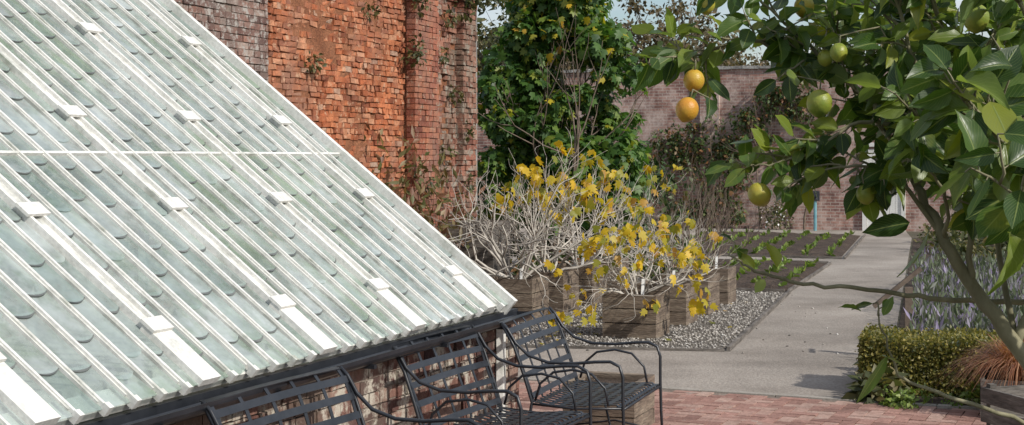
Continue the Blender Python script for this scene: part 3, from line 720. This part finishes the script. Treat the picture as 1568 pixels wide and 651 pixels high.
branch([(1.14,3.4,1.42),(1.14,3.6,1.75),(1.08,3.8,2.0),(1.0,3.8,2.25)],.008,.003,36,.078,.35)
branch([(1.25,3.45,1.6),(1.2,3.3,1.68),(1.12,3.2,1.72),(1.05,3.15,1.78)],.006,.002,30,.08,.2,.12)
branch([(.98,3.4,1.66),(.95,3.3,1.76),(.90,3.25,1.84),(.86,3.2,1.95)],.005,.002,26,.078,.4,.10,5)
branch([(1.5,3.65,1.4),(1.3,3.55,1.5),(1.12,3.5,1.512),(.95,3.42,1.53),(.83,3.4,1.548),(.68,3.4,1.56),(.585,3.4,1.58),(.53,3.4,1.60),(.495,3.4,1.635)],.008,.0022,1.5,.05,.6,.04,2)
branch([(1.36,3.5,1.15),(1.15,3.45,1.25),(1.0,3.45,1.30),(.9,3.45,1.34),(.865,3.42,1.40),(.83,3.4,1.49)],.006,.002,1.0,.06,.5,.05,2)
branch([(1.36,3.5,1.15),(1.1,3.4,1.19),(.95,3.35,1.18),(.80,3.35,1.22)],.005,.002,3,.045,.6,.05,3)
branch([(1.47,3.5,1.6),(1.2,3.0,1.72),(1.0,2.8,1.80),(.88,2.7,1.88),(.8,2.65,1.95)],.008,.003,15,.095,.35,.11,4)
branch([(1.2,3.0,1.72),(1.02,2.7,1.74),(.9,2.6,1.76),(.82,2.55,1.81)],.005,.002,9,.095,.5,.09,3)
branch([(1.47,3.5,1.6),(1.2,3.1,1.9),(1.05,2.9,2.05),(.95,2.85,2.15)],.008,.003,28,.08)
branch([(1.47,3.5,1.5),(1.35,3.3,1.6),(1.24,3.2,1.68),(1.14,3.15,1.76)],.008,.003,18,.085,.4,.10,5)
addleaf((.95,3.42,1.685),(-.45,0,-1),.13,(.9,-.25,-.2))
for p,d,s in (((.90,3.4,1.70),(-1,0,-.15),.10),((.60,3.4,1.60),(-.2,0,.9),.06),((.835,3.4,1.40),(.9,.1,-.3),.06),((.79,3.4,1.50),(-.9,0,.4),.05),((.84,3.4,1.49),(.4,0,.8),.05),((.97,2.8,1.80),(-.8,0,-.4),.14),((.88,2.7,1.86),(.6,-.3,-.3),.13),((.92,2.7,1.93),(.8,0,-.4),.12),((.86,2.7,1.86),(-.7,-.2,-.5),.12),((.86,2.6,1.72),(.1,0,-1),.11)):
    addleaf(p,d,s)
addleaf((.85,3.4,1.40),(-.55,0,-.95),.13,(.8,-.5,-.1))
wood.build('trunk_and_branches',M_barkl,LT,smooth=True)
nu,nv=7,9; LTt=[];uvt=[];LF=[]
for j in range(nv):
    t=j/(nv-1); w=.27*math.sin(math.pi*min(1,t**.85))**.8 if 0<t<1 else .004
    if t>.8: w*=.8
    for i in range(nu):
        q=i/(nu-1)*2-1
        z=.36*abs(q)**1.4*w - .24*(t**2) + .022*math.sin(t*17+q*2)*abs(q)
        LTt.append((q*w,t,z)); uvt.append((q,t))
for j in range(nv-1):
    for i in range(nu-1): LF.append((j*nu+i,j*nu+i+1,(j+1)*nu+i+1,(j+1)*nu+i))
n=len(LP); LS=np.array(LS).reshape(-1,1)
sz=np.hstack([LS*rng.uniform(.85,1.2,(n,1)),LS,LS*rng.uniform(-.3,2.2,(n,1))])
inst('leaves',LTt,LF,LP,LD,LN,sz,M_ll,LT,smooth=True,uvT=uvt)
fr=[((.408,3.5,1.96),.027,0),((.43,3.55,2.03),.025,0),((.70,3.42,1.972),.029,2),((.56,3.4,1.765),.026,1),((.927,3.0,2.127),.026,2),((.465,3.6,2.215),.022,1),((.70,3.6,2.21),.024,1),((.80,3.4,1.765),.021,2),((.73,3.5,2.08),.018,2),((.735,3.38,2.085),.02,2),((1.0,3.0,1.99),.024,2)]
fm=[MB(),MB(),MB()]; stalk=MB()
for (x,y,z),r,k in fr:
    ax=Vector((random.gauss(0,.25),random.gauss(0,.2),-1)).normalized(); X=ax.orthogonal().normalized(); Y=ax.cross(X); c=Vector((x,y,z))
    rows=16;seg=20;vs=[]
    for j in range(rows+1):
        t=math.pi*j/rows; rr=math.sin(t); hh=-math.cos(t)*1.08
        if j>=rows-2: hh+=.10*(j-(rows-3))/3; 
        for i in range(seg):
            a=2*math.pi*i/seg; vs.append(c+ax*(hh*r)+(X*math.cos(a)+Y*math.sin(a))*(max(rr,.02)*r))
    fm[k].add(vs,[(j*seg+i,j*seg+(i+1)%seg,(j+1)*seg+(i+1)%seg,(j+1)*seg+i) for j in range(rows) for i in range(seg)])
    top=c-ax*r*1.05; near=min(wood.v,key=lambda q:(Vector(q)-(top+Vector((0,0,.05)))).length); nv_=Vector(near)
    stalk.tube([top+ax*.004,top-ax*.02,(top+nv_)/2+Vector((0,0,.01)),nv_],[.0022,.002,.002,.002],5)
for k in range(3): fm[k].build('fruit',M_f[k],LT,smooth=True)
stalk.build('fruit_stalks',M_barkl,LT,smooth=True)
mb=MB(); seg=28; vs=[];pf=[(.16,0),(.22,.3),(.24,.34),(.26,.34),(.26,.4),(.23,.4),(.22,.36),(.0,.35)]
for r,z in pf:
    for i in range(seg): a=2*math.pi*i/seg; vs.append((1.71+r*math.cos(a),3.75+r*math.sin(a),z))
mb.add(vs,[(j*seg+i,j*seg+(i+1)%seg,(j+1)*seg+(i+1)%seg,(j+1)*seg+i) for j in range(len(pf)-1) for i in range(seg)]); mb.build('terracotta_pot',M_pot,LT,smooth=False)

# ---------------- sky, sun, camera ----------------
sd=Vector((.70,-.58,.68)).normalized()
w=bpy.data.worlds.new('World'); scene.world=w; w.use_nodes=True; nt=w.node_tree
bg=nt.nodes['Background']; sk=nt.nodes.new('ShaderNodeTexSky'); sk.sky_type='NISHITA'; sk.sun_disc=False
sk.sun_elevation=math.asin(sd.z); sk.sun_rotation=math.atan2(sd.x,sd.y)
tc=nt.nodes.new('ShaderNodeTexCoord')
f=ramp(nt,[(.42,(0,0,0)),(.6,(.85,.85,.85))],noise(nt,4,8,(1,1,2.5),.6,vec=tc.outputs['Generated']))
nt.links.new(mixc(nt,f,sk.outputs[0],(7.2,7.4,7.8)),bg.inputs[0]); bg.inputs[1].default_value=.115
L=bpy.data.lights.new('sun','SUN'); L.energy=3.9; L.angle=math.radians(1.0); L.color=(1,.95,.87)
so=bpy.data.objects.new('sun',L); so.rotation_euler=sd.to_track_quat('Z','Y').to_euler(); so.location=(10,-8,10); link(so)
cd=bpy.data.cameras.new('camera'); co=bpy.data.objects.new('camera',cd); link(co)
co.location=(0,0,H); co.rotation_euler=(math.pi/2,0,0); cd.lens=52.8; cd.sensor_width=36; cd.shift_y=-85.5/1568; cd.clip_end=1500
scene.camera=co
scene.view_settings.view_transform='Standard'; scene.view_settings.look='None'; scene.view_settings.exposure=0
